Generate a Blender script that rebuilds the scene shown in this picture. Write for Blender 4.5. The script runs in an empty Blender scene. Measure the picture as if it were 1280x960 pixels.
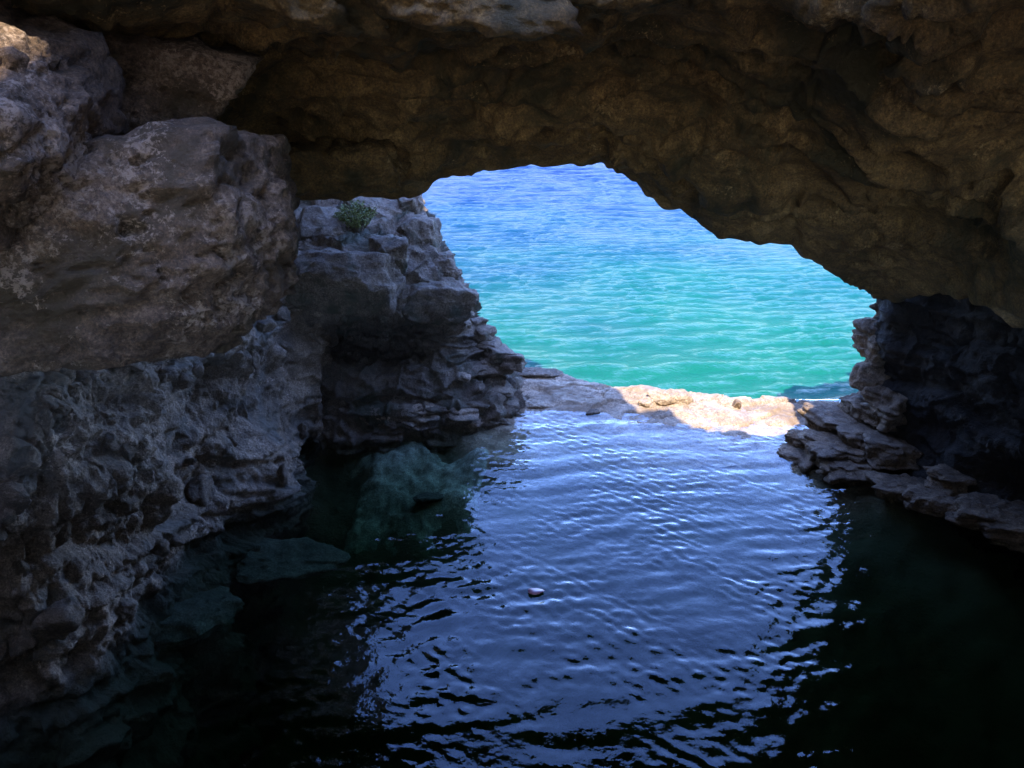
import bpy, bmesh, math, random
import numpy as np

# ------------------------------------------------------------------ camera, sky, sun, exposure
SC = bpy.context.scene
COL = SC.collection
R = math.radians
CAM_H, PITCH, FPX = 5.0, 20.0, 1044.0          # eye height above the pool, tilt down, focal length in photo pixels

cam_d = bpy.data.cameras.new('camera')
cam = bpy.data.objects.new('camera', cam_d); COL.objects.link(cam)
cam.location = (0, 0, CAM_H)
cam.rotation_euler = (R(90 - PITCH), 0, 0)
cam_d.sensor_fit = 'HORIZONTAL'; cam_d.sensor_width = 36.0
cam_d.lens = 36.0 * FPX / 1280.0
cam_d.clip_start = 0.05; cam_d.clip_end = 20000
SC.camera = cam

SUN_EL = 55.0
SUN_TRAVEL = (0.12, 0.99)                    # horizontal heading of the light: from behind the viewer out to sea
world = bpy.data.worlds.new('World'); SC.world = world; world.use_nodes = True
wn = world.node_tree.nodes; wl = world.node_tree.links
bg = wn['Background']
sky = wn.new('ShaderNodeTexSky'); sky.sky_type = 'NISHITA'; sky.sun_disc = False
sky.sun_elevation = R(SUN_EL)
sky.sun_rotation = math.atan2(-SUN_TRAVEL[0], -SUN_TRAVEL[1])
sky.air_density = 1.1; sky.dust_density = 0.6; sky.ozone_density = 1.0
tint = wn.new('ShaderNodeMix'); tint.data_type = 'RGBA'; tint.blend_type = 'MULTIPLY'; tint.inputs[0].default_value = 1.0
tint.inputs[7].default_value = (0.77, 0.96, 1.60, 1)     # the camera's cool colour balance
wl.new(sky.outputs[0], tint.inputs[6]); wl.new(tint.outputs[2], bg.inputs[0]); bg.inputs[1].default_value = 0.15

sun_d = bpy.data.lights.new('sun', 'SUN'); sun = bpy.data.objects.new('sun', sun_d); COL.objects.link(sun)
sun_d.energy = 2.0; sun_d.angle = R(0.53); sun_d.color = (1.0, 0.95, 0.87)
from mathutils import Vector
_h = math.hypot(*SUN_TRAVEL); _ce, _se = math.cos(R(SUN_EL)), math.sin(R(SUN_EL))
SUN_DIR = Vector((SUN_TRAVEL[0] / _h * _ce, SUN_TRAVEL[1] / _h * _ce, -_se))
sun.rotation_euler = SUN_DIR.to_track_quat('-Z', 'Y').to_euler()
sun.location = (0, -20, 40)

SC.view_settings.view_transform = 'Standard'; SC.view_settings.look = 'None'
SC.view_settings.exposure = 3.3; SC.view_settings.gamma = 1.0
SC.view_settings.use_curve_mapping = False
SC.render.engine = 'CYCLES'
SC.cycles.use_denoising = True
try:
    SC.cycles.denoiser = 'OPENIMAGEDENOISE'; SC.cycles.denoising_input_passes = 'RGB_ALBEDO_NORMAL'
except Exception: pass
SC.cycles.max_bounces = 10; SC.cycles.diffuse_bounces = 6; SC.cycles.glossy_bounces = 4
SC.cycles.transparent_max_bounces = 8
SC.cycles.caustics_reflective = False; SC.cycles.caustics_refractive = False
SC.cycles.use_adaptive_sampling = False

# ------------------------------------------------------------------ photo pixel -> place helpers
_cp, _sp = math.cos(R(PITCH)), math.sin(R(PITCH))
def ray(px, py):
    dx = (px - 640.0) / FPX; dy = (480.0 - py) / FPX
    return np.array([dx, _cp + dy * _sp, -_sp + dy * _cp])
def P(px, py, Y):
    d = ray(px, py); return np.array([0, 0, CAM_H]) + d * (Y / d[1])
def Q(px, py, z=0.0):
    d = ray(px, py); return np.array([0, 0, CAM_H]) + d * ((z - CAM_H) / d[2])

def snap(grid, px, py, Yg):
    """Nearest point of a rock sheet along a photo pixel's direction."""
    d = ray(px, py); d = d / np.linalg.norm(d); q = grid.reshape(-1, 3) - np.array([0, 0, CAM_H]); t = q @ d
    e = np.linalg.norm(q - t[:, None] * d, axis=1); m = np.where((e < 0.05) & (t > 0))[0]
    return grid.reshape(-1, 3)[m[np.argmin(t[m])]] if len(m) else P(px, py, Yg)

# ------------------------------------------------------------------ numpy noise
def _hash(ix, iy, iz, seed):
    h = (ix.astype(np.uint32) * np.uint32(374761393) + iy.astype(np.uint32) * np.uint32(668265263)
         + iz.astype(np.uint32) * np.uint32(2147483647) + np.uint32((seed * 1274126177) & 0xffffffff))
    h = (h ^ (h >> np.uint32(13))) * np.uint32(1274126177)
    h = (h ^ (h >> np.uint32(16))) * np.uint32(2246822519)
    h = h ^ (h >> np.uint32(15))
    return h
def h01(ix, iy, iz, seed): return _hash(ix, iy, iz, seed).astype(np.float64) / 4294967295.0
def vnoise(p, seed=0):
    f = np.floor(p); i = f.astype(np.int64); t = p - f
    t = t * t * t * (t * (t * 6 - 15) + 10)
    out = 0
    for a in (0, 1):
        wa = t[:, 0] if a else 1 - t[:, 0]
        for b in (0, 1):
            wb = t[:, 1] if b else 1 - t[:, 1]
            for c in (0, 1):
                wc = t[:, 2] if c else 1 - t[:, 2]
                out = out + wa * wb * wc * h01(i[:, 0] + a, i[:, 1] + b, i[:, 2] + c, seed)
    return out * 2 - 1
def fbm(p, octv=4, seed=0, gain=0.5, lac=2.03):
    s, a, q = 0, 1.0, np.array(p, dtype=float)
    for k in range(octv):
        s = s + a * vnoise(q + 17.3 * k, seed + k); a *= gain; q = q * lac
    return s
def ridged(p, octv=4, seed=0, gain=0.5):
    s, a, q = 0, 1.0, np.array(p, dtype=float)
    for k in range(octv):
        s = s + a * (1 - 2 * np.abs(vnoise(q + 9.1 * k, seed + k))); a *= gain; q = q * 2.05
    return s
def worley(p, seed=0):
    f = np.floor(p).astype(np.int64); n = len(p)
    d1 = np.full(n, 9.0); d2 = np.full(n, 9.0); idv = np.zeros(n)
    for a in (-1, 0, 1):
        for b in (-1, 0, 1):
            for c in (-1, 0, 1):
                ix, iy, iz = f[:, 0] + a, f[:, 1] + b, f[:, 2] + c
                qx = ix + h01(ix, iy, iz, seed); qy = iy + h01(ix, iy, iz, seed + 1); qz = iz + h01(ix, iy, iz, seed + 2)
                d = np.sqrt((p[:, 0] - qx) ** 2 + (p[:, 1] - qy) ** 2 + (p[:, 2] - qz) ** 2)
                m = d < d1
                d2 = np.where(m, d1, np.minimum(d2, d)); idv = np.where(m, h01(ix, iy, iz, seed + 3), idv); d1 = np.where(m, d, d1)
    return d1, d2, idv
def smooth(a, b, x):
    t = np.clip((x - a) / (b - a), 0, 1); return t * t * (3 - 2 * t)
def strata(z, thick, seed, edge=0.22):
    u = z / thick; i = np.floor(u).astype(np.int64); f = smooth(1 - edge, 1, u - i); o = np.zeros_like(i)
    return (h01(i, o, o, seed) * (1 - f) + h01(i + 1, o, o, seed) * f) * 2 - 1
def rot2(p, ang, ax=2):
    c, s = math.cos(ang), math.sin(ang); q = p.copy(); a, b = [(1, 2), (0, 2), (0, 1)][ax]
    q[:, a] = c * p[:, a] - s * p[:, b]; q[:, b] = s * p[:, a] + c * p[:, b]; return q

# ------------------------------------------------------------------ mesh helpers
def mesh_from(name, verts, faces, mat, smooth_sh=True, sharp=None):
    me = bpy.data.meshes.new(name)
    verts = np.asarray(verts, dtype=np.float32); faces = np.asarray(faces, dtype=np.int32)
    k = faces.shape[1]
    me.vertices.add(len(verts)); me.vertices.foreach_set('co', verts.ravel())
    me.loops.add(faces.size); me.loops.foreach_set('vertex_index', faces.ravel())
    me.polygons.add(len(faces)); me.polygons.foreach_set('loop_start', np.arange(0, faces.size, k, dtype=np.int32))
    me.update(calc_edges=True); me.validate()
    me.polygons.foreach_set('use_smooth', np.full(len(me.polygons), smooth_sh, dtype=bool))
    if mat: me.materials.append(mat)
    return me
def link(name, me, parent=None, loc=(0, 0, 0)):
    o = bpy.data.objects.new(name, me); COL.objects.link(o); o.location = loc
    if parent is not None: o.parent = parent
    return o
def tag(o, label=None, cat=None, group=None, kind=None):
    for k, v in (('label', label), ('category', cat), ('group', group), ('kind', kind)):
        if v: o[k] = v
    return o
def grid_faces(nr, nc, closed_r=False):
    r = np.arange(nr if closed_r else nr - 1)[:, None]; c = np.arange(nc - 1)[None, :]
    r2 = (r + 1) % nr
    a = r * nc + c; b = r * nc + c + 1; d = r2 * nc + c; e = r2 * nc + c + 1
    return np.stack([a, b, e, d], -1).reshape(-1, 4)
def _resample(ctrl, spacing, closed=False):
    """Catmull-Rom along axis 0 of (n, m, 3)."""
    n = ctrl.shape[0]
    segs = n if closed else n - 1
    out = []
    for i in range(segs):
        if closed: p = [ctrl[(i + k) % n] for k in (-1, 0, 1, 2)]
        else: p = [ctrl[max(i - 1, 0)], ctrl[i], ctrl[i + 1], ctrl[min(i + 2, n - 1)]]
        L = np.linalg.norm(p[2] - p[1], axis=-1); L = 0.5 * L.max() + 0.5 * L.mean()
        k = max(2, int(math.ceil(L / spacing)))
        t = (np.arange(k) / k)[:, None, None]
        m1 = 0.42 * (p[2] - p[0]); m2 = 0.42 * (p[3] - p[1])
        h = ((2 * t**3 - 3 * t**2 + 1) * p[1] + (t**3 - 2 * t**2 + t) * m1 + (-2 * t**3 + 3 * t**2) * p[2] + (t**3 - t**2) * m2)
        out.append(h)
    if not closed: out.append(ctrl[-1][None])
    return np.concatenate(out, 0)
def sheet_points(ctrl, sr, sc_, closed=False):
    g = _resample(np.asarray(ctrl, dtype=float), sr, closed)
    g = _resample(np.swapaxes(g, 0, 1), sc_); return np.swapaxes(g, 0, 1)
def grid_normals(g, closed=False):
    if closed: du = np.roll(g, -1, 0) - np.roll(g, 1, 0)
    else: du = np.gradient(g, axis=0)
    dv = np.gradient(g, axis=1)
    n = np.cross(du, dv); return n / np.maximum(np.linalg.norm(n, axis=-1, keepdims=True), 1e-9)
def sheet(name, ctrl, sr, sc_, disp, mat, parent=None, closed=False, flip=False, smooth_n=0, relax=0):
    g = sheet_points(ctrl, sr, sc_, closed); n = grid_normals(g, closed)
    for _ in range(smooth_n):
        n[1:-1] = n[1:-1] + n[:-2] + n[2:]; n[:, 1:-1] = n[:, 1:-1] + n[:, :-2] + n[:, 2:]
        n /= np.maximum(np.linalg.norm(n, axis=-1, keepdims=True), 1e-9)
    if flip: n = -n
    nr, nc, _ = g.shape; p = g.reshape(-1, 3); nn = n.reshape(-1, 3)
    q = p + nn * disp(p, nn)[:, None]
    if relax:
        q0 = q.copy(); q = q.reshape(nr, nc, 3)
        for _ in range(relax):
            q[1:-1] = 0.5 * q[1:-1] + 0.25 * (q[:-2] + q[2:]); q[:, 1:-1] = 0.5 * q[:, 1:-1] + 0.25 * (q[:, :-2] + q[:, 2:])
        q = q.reshape(-1, 3)
        kp = getattr(disp, 'keep', None)
        if kp is not None: q = q0 * kp[:, None] + q * (1 - kp[:, None])
    f = grid_faces(nr, nc, closed)
    if flip: f = f[:, ::-1]
    o = link(name, mesh_from(name, q, f, mat), parent)
    return o, q.reshape(nr, nc, 3), n
_ICO = {}
def ico(sub):
    if sub not in _ICO:
        bm = bmesh.new(); bmesh.ops.create_icosphere(bm, subdivisions=sub, radius=1.0)
        v = np.array([x.co[:] for x in bm.verts]); f = np.array([[l.index for l in x.verts] for x in bm.faces]); bm.free()
        _ICO[sub] = (v, f)
    return _ICO[sub]
def rock_points(seed, size, sub=4, box=0.0, cuts=10, k=14.0, amp=0.05, freq=2.2, octv=4, spread=0.22, lo=0.72):
    rng = random.Random(seed); d, f = ico(sub)
    pl = []
    if box > 0:
        for ax in range(3):
            for s in (-1, 1):
                v = np.array([rng.gauss(0, box) for _ in range(3)]); v[ax] = s; pl.append((v / np.linalg.norm(v), rng.uniform(0.86, 1.0)))
    for _ in range(cuts):
        v = np.array([rng.gauss(0, 1) for _ in range(3)]); pl.append((v / np.linalg.norm(v), rng.uniform(lo, lo + 0.35) * (1.25 if box > 0 else 1.0)))
    acc = np.zeros(len(d))
    for n, h in pl: acc += np.maximum(d @ n / h, 0) ** k
    r = np.minimum(acc ** (-1.0 / k), 1.6)
    p = d * r[:, None] * np.array(size)
    sc0 = float(np.mean(size))
    off = fbm(p / sc0 * freq + seed * 3.7, octv, seed) * amp * sc0
    p = p + d * off[:, None]
    return p, f
def rock(name, mat, loc, size, seed, rot=(0, 0, 0), parent=None, extra=None, **kw):
    p, f = rock_points(seed, size, **kw)
    if extra is not None: p = extra(p)
    o = link(name, mesh_from(name, p, f, mat), parent, loc); o.rotation_euler = rot
    return o

# ------------------------------------------------------------------ materials
def new_mat(name):
    m = bpy.data.materials.new(name); m.use_nodes = True; nt = m.node_tree; nt.nodes.clear()
    return m, nt, nt.nodes, nt.links
def ramp(nodes, pts):
    r = nodes.new('ShaderNodeValToRGB'); e = r.color_ramp.elements
    while len(e) < len(pts): e.new(0.5)
    for el, (p, c) in zip(e, pts): el.position = p; el.color = (*c, 1) if len(c) == 3 else c
    return r
def rock_mat(name, dark, mid, light, lichen=None, lich_amt=0.5, stain=None, stain_amt=0.5, scale=1.0, bump=0.6, rough=0.85, pit=0.5, algae=None, algae_z=0.0, tone=(0.85, 0.85, 0.85)):
    dark, mid, light, lichen, stain = [tuple(v * t_ for v, t_ in zip(c_, tone)) if c_ else None for c_ in (dark, mid, light, lichen, stain)]
    m, nt, N, L = new_mat(name)
    out = N.new('ShaderNodeOutputMaterial'); b = N.new('ShaderNodeBsdfPrincipled'); L.new(b.outputs[0], out.inputs[0])
    tc = N.new('ShaderNodeTexCoord'); co = tc.outputs['Object']
    def noise(s, det=6, rgh=0.6, dist=0.0):
        n = N.new('ShaderNodeTexNoise'); n.inputs['Scale'].default_value = s * scale; n.inputs['Detail'].default_value = det
        n.inputs['Roughness'].default_value = rgh; n.inputs['Distortion'].default_value = dist; L.new(co, n.inputs['Vector']); return n
    n1 = noise(1.3, 8, 0.68, 0.4)
    r1 = ramp(N, [(0.32, dark), (0.5, mid), (0.68, light)]); L.new(n1.outputs[0], r1.inputs[0])
    n2 = noise(11, 6, 0.7)
    r2 = ramp(N, [(0.35, (0.55, 0.55, 0.55)), (0.65, (1.35, 1.35, 1.35))]); L.new(n2.outputs[0], r2.inputs[0])
    mx = N.new('ShaderNodeMix'); mx.data_type = 'RGBA'; mx.blend_type = 'MULTIPLY'; mx.inputs[0].default_value = 0.8
    L.new(r1.outputs[0], mx.inputs[6]); L.new(r2.outputs[0], mx.inputs[7]); colr = mx.outputs[2]
    n5 = noise(48, 6, 0.8); r5 = ramp(N, [(0.36, (0.28, 0.28, 0.28)), (0.5, (0.95, 0.95, 0.95)), (0.66, (2.0, 2.0, 2.0))]); L.new(n5.outputs[0], r5.inputs[0])
    mx5 = N.new('ShaderNodeMix'); mx5.data_type = 'RGBA'; mx5.blend_type = 'MULTIPLY'; mx5.inputs[0].default_value = 0.75
    L.new(colr, mx5.inputs[6]); L.new(r5.outputs[0], mx5.inputs[7]); colr = mx5.outputs[2]
    if stain:
        n4 = noise(0.9, 7, 0.7, 0.8); r4 = ramp(N, [(0.5 - 0.12 * stain_amt, (0, 0, 0)), (0.62, (1, 1, 1))]); L.new(n4.outputs[0], r4.inputs[0])
        mx4 = N.new('ShaderNodeMix'); mx4.data_type = 'RGBA'; L.new(r4.outputs[0], mx4.inputs[0]); L.new(colr, mx4.inputs[6]); mx4.inputs[7].default_value = (*stain, 1)
        colr = mx4.outputs[2]
    if lichen:
        v = noise(26, 4, 0.75, 0.3); w = noise(2.2, 4, 0.6)
        ad = N.new('ShaderNodeMath'); ad.operation = 'MULTIPLY'; L.new(v.outputs[0], ad.inputs[0]); L.new(w.outputs[0], ad.inputs[1])
        r3 = ramp(N, [(0.36 - 0.08 * lich_amt, (0, 0, 0)), (0.42 - 0.08 * lich_amt, (1, 1, 1))]); L.new(ad.outputs[0], r3.inputs[0])
        mx3 = N.new('ShaderNodeMix'); mx3.data_type = 'RGBA'; L.new(r3.outputs[0], mx3.inputs[0]); L.new(colr, mx3.inputs[6]); mx3.inputs[7].default_value = (*lichen, 1)
        colr = mx3.outputs[2]
    if algae:
        sp_ = N.new('ShaderNodeSeparateXYZ'); L.new(co, sp_.inputs[0]); na = noise(1.5, 6, 0.65)
        aa = N.new('ShaderNodeMath'); aa.operation = 'MULTIPLY_ADD'; L.new(na.outputs[0], aa.inputs[0]); aa.inputs[1].default_value = 0.5; L.new(sp_.outputs[2], aa.inputs[2])
        ra = N.new('ShaderNodeMapRange'); L.new(aa.outputs[0], ra.inputs[0]); ra.inputs[1].default_value = 0.18 + algae_z; ra.inputs[2].default_value = -0.15 + algae_z; ra.inputs[3].default_value = 0; ra.inputs[4].default_value = 0.93
        mxa = N.new('ShaderNodeMix'); mxa.data_type = 'RGBA'; L.new(ra.outputs[0], mxa.inputs[0]); L.new(colr, mxa.inputs[6]); mxa.inputs[7].default_value = (*algae, 1); colr = mxa.outputs[2]
    L.new(colr, b.inputs['Base Color']); b.inputs['Roughness'].default_value = rough
    b.inputs['Specular IOR Level'].default_value = 0.3
    nb = noise(7, 12, 0.72); nb2 = noise(38, 6, 0.7)
    vo = N.new('ShaderNodeTexVoronoi'); vo.inputs['Scale'].default_value = 9 * scale; vo.inputs['Randomness'].default_value = 1.0; L.new(co, vo.inputs['Vector'])
    rv = ramp(N, [(0.08, (0, 0, 0)), (0.3, (1, 1, 1))]); L.new(vo.outputs['Distance'], rv.inputs[0])
    m1 = N.new('ShaderNodeMath'); m1.operation = 'MULTIPLY_ADD'; L.new(nb2.outputs[0], m1.inputs[0]); m1.inputs[1].default_value = 0.35; L.new(nb.outputs[0], m1.inputs[2])
    m2 = N.new('ShaderNodeMath'); m2.operation = 'MULTIPLY_ADD'; L.new(rv.outputs[0], m2.inputs[0]); m2.inputs[1].default_value = 0.25 * pit; L.new(m1.outputs[0], m2.inputs[2])
    bp = N.new('ShaderNodeBump'); bp.inputs['Strength'].default_value = bump; bp.inputs['Distance'].default_value = 0.11
    L.new(m2.outputs[0], bp.inputs['Height']); L.new(bp.outputs[0], b.inputs['Normal'])
    return m

M_CEIL = rock_mat('ceiling_rock', tone=(0.84, 0.7, 0.47), dark=(0.12, 0.08, 0.036), mid=(0.22, 0.15, 0.07), light=(0.34, 0.24, 0.12), lichen=(0.44, 0.34, 0.2), lich_amt=0.1, stain=(0.06, 0.055, 0.03), stain_amt=0.4, bump=0.7)
M_BLD = rock_mat('boulder_rock', tone=(0.68, 0.58, 0.49), dark=(0.16, 0.108, 0.068), mid=(0.26, 0.182, 0.118), light=(0.36, 0.26, 0.175), lichen=(0.56, 0.44, 0.33), lich_amt=0.95, stain=(0.13, 0.095, 0.05), stain_amt=0.1, bump=1.0, pit=1.4)
M_WALL = rock_mat('wall_rock', tone=(0.98, 0.86, 0.72), dark=(0.14, 0.108, 0.08), mid=(0.27, 0.212, 0.16), light=(0.42, 0.335, 0.26), lichen=(0.54, 0.44, 0.35), lich_amt=0.3, algae=(0.06, 0.053, 0.036), algae_z=0.24, stain=(0.15, 0.14, 0.12), stain_amt=0.1, bump=0.9)
M_STONE = rock_mat('bedded_stone_rock', tone=(0.98, 0.86, 0.72), dark=(0.14, 0.108, 0.08), mid=(0.27, 0.212, 0.16), light=(0.42, 0.335, 0.26), lichen=(0.54, 0.44, 0.35), lich_amt=0.3,  stain=(0.15, 0.14, 0.12), stain_amt=0.1, bump=0.9)
M_OUT = rock_mat('outcrop_rock', tone=(0.54, 0.47, 0.39), dark=(0.18, 0.142, 0.108), mid=(0.29, 0.235, 0.182), light=(0.40, 0.33, 0.26), lichen=(0.50, 0.43, 0.35), lich_amt=0.45, stain=(0.13, 0.14, 0.10), stain_amt=0.0, bump=0.9)
M_RIGHT = rock_mat('right_wall_rock', tone=(0.72, 0.59, 0.45), dark=(0.11, 0.082, 0.058), mid=(0.21, 0.16, 0.115), light=(0.32, 0.25, 0.18), lichen=(0.42, 0.35, 0.27), lich_amt=0.2, bump=0.8)
M_RECESS = rock_mat('shade_toned_recess_rock', tone=(0.36, 0.31, 0.24), dark=(0.03, 0.022, 0.015), mid=(0.06, 0.046, 0.032), light=(0.10, 0.08, 0.058), lichen=(0.2, 0.165, 0.125), lich_amt=0.0, bump=0.8)  # base colour darkened to paint in the recess's deep shade
M_SHELF = rock_mat('shelf_rock', tone=(0.78, 0.66, 0.53), dark=(0.27, 0.215, 0.155), mid=(0.40, 0.33, 0.25), light=(0.52, 0.44, 0.345), stain=(0.24, 0.18, 0.12), stain_amt=0.1, bump=0.9, rough=0.7, algae=(0.10, 0.095, 0.055))
M_BED = rock_mat('bed_rock', (0.03, 0.032, 0.022), (0.06, 0.06, 0.042), (0.11, 0.11, 0.085), bump=0.6)
M_SUBM = rock_mat('submerged_rock', (0.05, 0.05, 0.036), (0.09, 0.088, 0.065), (0.15, 0.145, 0.11), bump=0.6)
M_CLIFF = rock_mat('cliff_rock', (0.36, 0.28, 0.19), (0.50, 0.40, 0.28), (0.60, 0.50, 0.37), bump=0.6)

def water_fresnel(N, L, nrm=None):
    geo = N.new('ShaderNodeNewGeometry')
    ior = N.new('ShaderNodeMix'); ior.data_type = 'FLOAT'; L.new(geo.outputs['Backfacing'], ior.inputs[0]); ior.inputs[2].default_value = 1.333; ior.inputs[3].default_value = 0.75
    fr = N.new('ShaderNodeFresnel'); L.new(ior.outputs[0], fr.inputs['IOR'])
    if nrm: L.new(nrm, fr.inputs['Normal'])
    return fr
def pool_mat():
    m, nt, N, L = new_mat('pool_water')
    out = N.new('ShaderNodeOutputMaterial')
    tc = N.new('ShaderNodeTexCoord')
    nz = N.new('ShaderNodeTexNoise'); nz.inputs['Scale'].default_value = 9.0; nz.inputs['Detail'].default_value = 3; L.new(tc.outputs['Object'], nz.inputs['Vector'])
    bp = N.new('ShaderNodeBump'); bp.inputs['Strength'].default_value = 0.25; bp.inputs['Distance'].default_value = 0.02; L.new(nz.outputs[0], bp.inputs['Height'])
    fr = water_fresnel(N, L, bp.outputs[0])
    tr = N.new('ShaderNodeBsdfTransparent')
    gl = N.new('ShaderNodeBsdfGlossy'); gl.inputs['Roughness'].default_value = 0.02; L.new(bp.outputs[0], gl.inputs['Normal'])
    mx = N.new('ShaderNodeMixShader'); L.new(fr.outputs[0], mx.inputs[0]); L.new(tr.outputs[0], mx.inputs[1]); L.new(gl.outputs[0], mx.inputs[2])
    L.new(mx.outputs[0], out.inputs['Surface'])
    va = N.new('ShaderNodeVolumeAbsorption'); va.inputs['Color'].default_value = (0.46, 0.62, 0.46, 1); va.inputs['Density'].default_value = 1.35
    L.new(va.outputs[0], out.inputs['Volume'])
    return m
def sea_mat():
    m, nt, N, L = new_mat('sea_water')
    out = N.new('ShaderNodeOutputMaterial'); b = N.new('ShaderNodeBsdfDiffuse')
    tc = N.new('ShaderNodeTexCoord'); co = tc.outputs['Object']
    # pale rock under shallow water by the shelf, deep water farther out: the sea's own colour follows its depth
    sep = N.new('ShaderNodeSeparateXYZ'); L.new(co, sep.inputs[0])
    nw = N.new('ShaderNodeTexNoise'); nw.inputs['Scale'].default_value = 0.16; nw.inputs['Detail'].default_value = 5; L.new(co, nw.inputs['Vector'])
    a = N.new('ShaderNodeMath'); a.operation = 'MULTIPLY_ADD'; L.new(nw.outputs[0], a.inputs[0]); a.inputs[1].default_value = 22.0; L.new(sep.outputs[1], a.inputs[2])
    xs = N.new('ShaderNodeMath'); xs.operation = 'MULTIPLY_ADD'; L.new(sep.outputs[0], xs.inputs[0]); xs.inputs[1].default_value = -0.45; L.new(a.outputs[0], xs.inputs[2])
    mr = N.new('ShaderNodeMapRange'); L.new(xs.outputs[0], mr.inputs[0]); mr.inputs[1].default_value = 18.0; mr.inputs[2].default_value = 62.0
    r = ramp(N, [(0.0, (0.003, 0.076, 0.040)), (0.22, (0.003, 0.060, 0.042)), (0.45, (0.003, 0.031, 0.046)), (0.75, (0.003, 0.018, 0.05)), (1.0, (0.003, 0.013, 0.046))])
    L.new(mr.outputs[0], r.inputs[0]); L.new(r.outputs[0], b.inputs['Color'])
    nz = N.new('ShaderNodeTexNoise'); nz.inputs['Scale'].default_value = 4.0; nz.inputs['Detail'].default_value = 7; nz.inputs['Roughness'].default_value = 0.65; L.new(co, nz.inputs['Vector'])
    bp = N.new('ShaderNodeBump'); bp.inputs['Strength'].default_value = 0.9; bp.inputs['Distance'].default_value = 0.09; L.new(nz.outputs[0], bp.inputs['Height'])
    L.new(bp.outputs[0], b.inputs['Normal'])
    fr = N.new('ShaderNodeFresnel'); fr.inputs['IOR'].default_value = 1.333; L.new(bp.outputs[0], fr.inputs['Normal'])
    fs = N.new('ShaderNodeMath'); fs.operation = 'MULTIPLY'; fs.inputs[1].default_value = 0.21; L.new(fr.outputs[0], fs.inputs[0])   # small waves hide part of the grazing reflection
    gl = N.new('ShaderNodeBsdfGlossy'); gl.inputs['Roughness'].default_value = 0.1; L.new(bp.outputs[0], gl.inputs['Normal'])
    mx = N.new('ShaderNodeMixShader'); L.new(fs.outputs[0], mx.inputs[0]); L.new(b.outputs[0], mx.inputs[1]); L.new(gl.outputs[0], mx.inputs[2]); L.new(mx.outputs[0], out.inputs[0])
    return m
M_POOL = pool_mat(); M_SEA = sea_mat()

# ------------------------------------------------------------------ the ground under everything: pool bed and rock shelf
near_px = [(300, 500), (560, 500), (640, 522), (700, 517), (760, 526), (830, 538), (900, 546), (975, 553), (1100, 560), (1280, 570)]
far_px = [(520, 420), (600, 426), (625, 444), (650, 455), (700, 461), (745, 473), (790, 483), (830, 486), (870, 484), (900, 488), (950, 496), (1040, 501), (1150, 506), (1280, 512)]
NW = np.array([Q(a, b, 0.02)[:2] for a, b in near_px]); FW = np.array([Q(a, b, 0.12)[:2] for a, b in far_px])
def bed_height(x, y):
    yn = np.interp(x, NW[:, 0], NW[:, 1]); yf = np.interp(x, FW[:, 0], FW[:, 1])
    p = np.stack([x, y, np.zeros_like(x)], -1)
    w = fbm(p * 1.1, 4, 5)
    yn = yn + 0.25 * w; yf = yf + 0.18 * fbm(p * 1.7, 4, 8)
    u = yn - y                                   # metres into the pool
    pool = -0.02 - 0.13 * np.clip(u, 0, 1.2) - 0.55 * np.clip(u - 1.2, 0, 4.0) - 0.12 * np.clip(u - 5, 0, 9)
    t = np.clip((y - yn) / np.maximum(yf - yn, 0.3), 0, 1)
    land = -0.02 + 0.12 * t
    v = y - yf
    sea = 0.10 - 1.6 * np.clip(v, 0, 0.5) - 0.5 * np.clip(v - 0.5, 0, 6)
    z = np.where(y < yn, pool, np.where(y < yf, land, sea))
    rough = 0.05 * fbm(p * 2.3, 5, 21) + 0.02 * ridged(p * 3.0, 4, 31)
    s = strata(p[:, 0] * 0 + z * 1.0 + 0.12 * fbm(p * 0.9, 3, 41), 0.07, 3) * 0.02
    c1, c2, ci = worley(p * np.array([0.9, 1.5, 1.0]) + 0.35 * fbm(p * 1.8, 4, 51)[:, None], 52); dry = 1 - smooth(-0.4, 0.6, u)
    return z + rough * np.clip(0.35 + u * 0.4, 0.7, 3.0) + s + dry * (0.07 * (ci - 0.5) - 0.045 * (1 - smooth(0.0, 0.05, c2 - c1)))
def ground(name, x0, x1, y0, y1, step, mat):
    xs = np.arange(x0, x1 + step / 2, step); ys = np.arange(y0, y1 + step / 2, step)
    X, Y = np.meshgrid(xs, ys); p = np.stack([X.ravel(), Y.ravel(), np.zeros(X.size)], -1)
    p[:, 2] = bed_height(p[:, 0], p[:, 1])
    if step > 0.05: p[:, 2] -= 0.012
    return link(name, mesh_from(name, p, grid_faces(len(ys), len(xs)), mat))
tag(ground('rock_shelf', -4.0, 9.0, 10.56, 17.0, 0.03, M_SHELF), kind='structure')
tag(ground('pool_bed', -9.0, 9.0, -1.0, 10.64, 0.06, M_SHELF), kind='structure')
bigbed = link('sea_bed', mesh_from('sea_bed', [(-3000, -60, -8), (3000, -60, -8), (3000, 6000, -8), (-3000, 6000, -8)], [(0, 1, 2, 3)], M_BED)); tag(bigbed, kind='structure')

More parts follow.
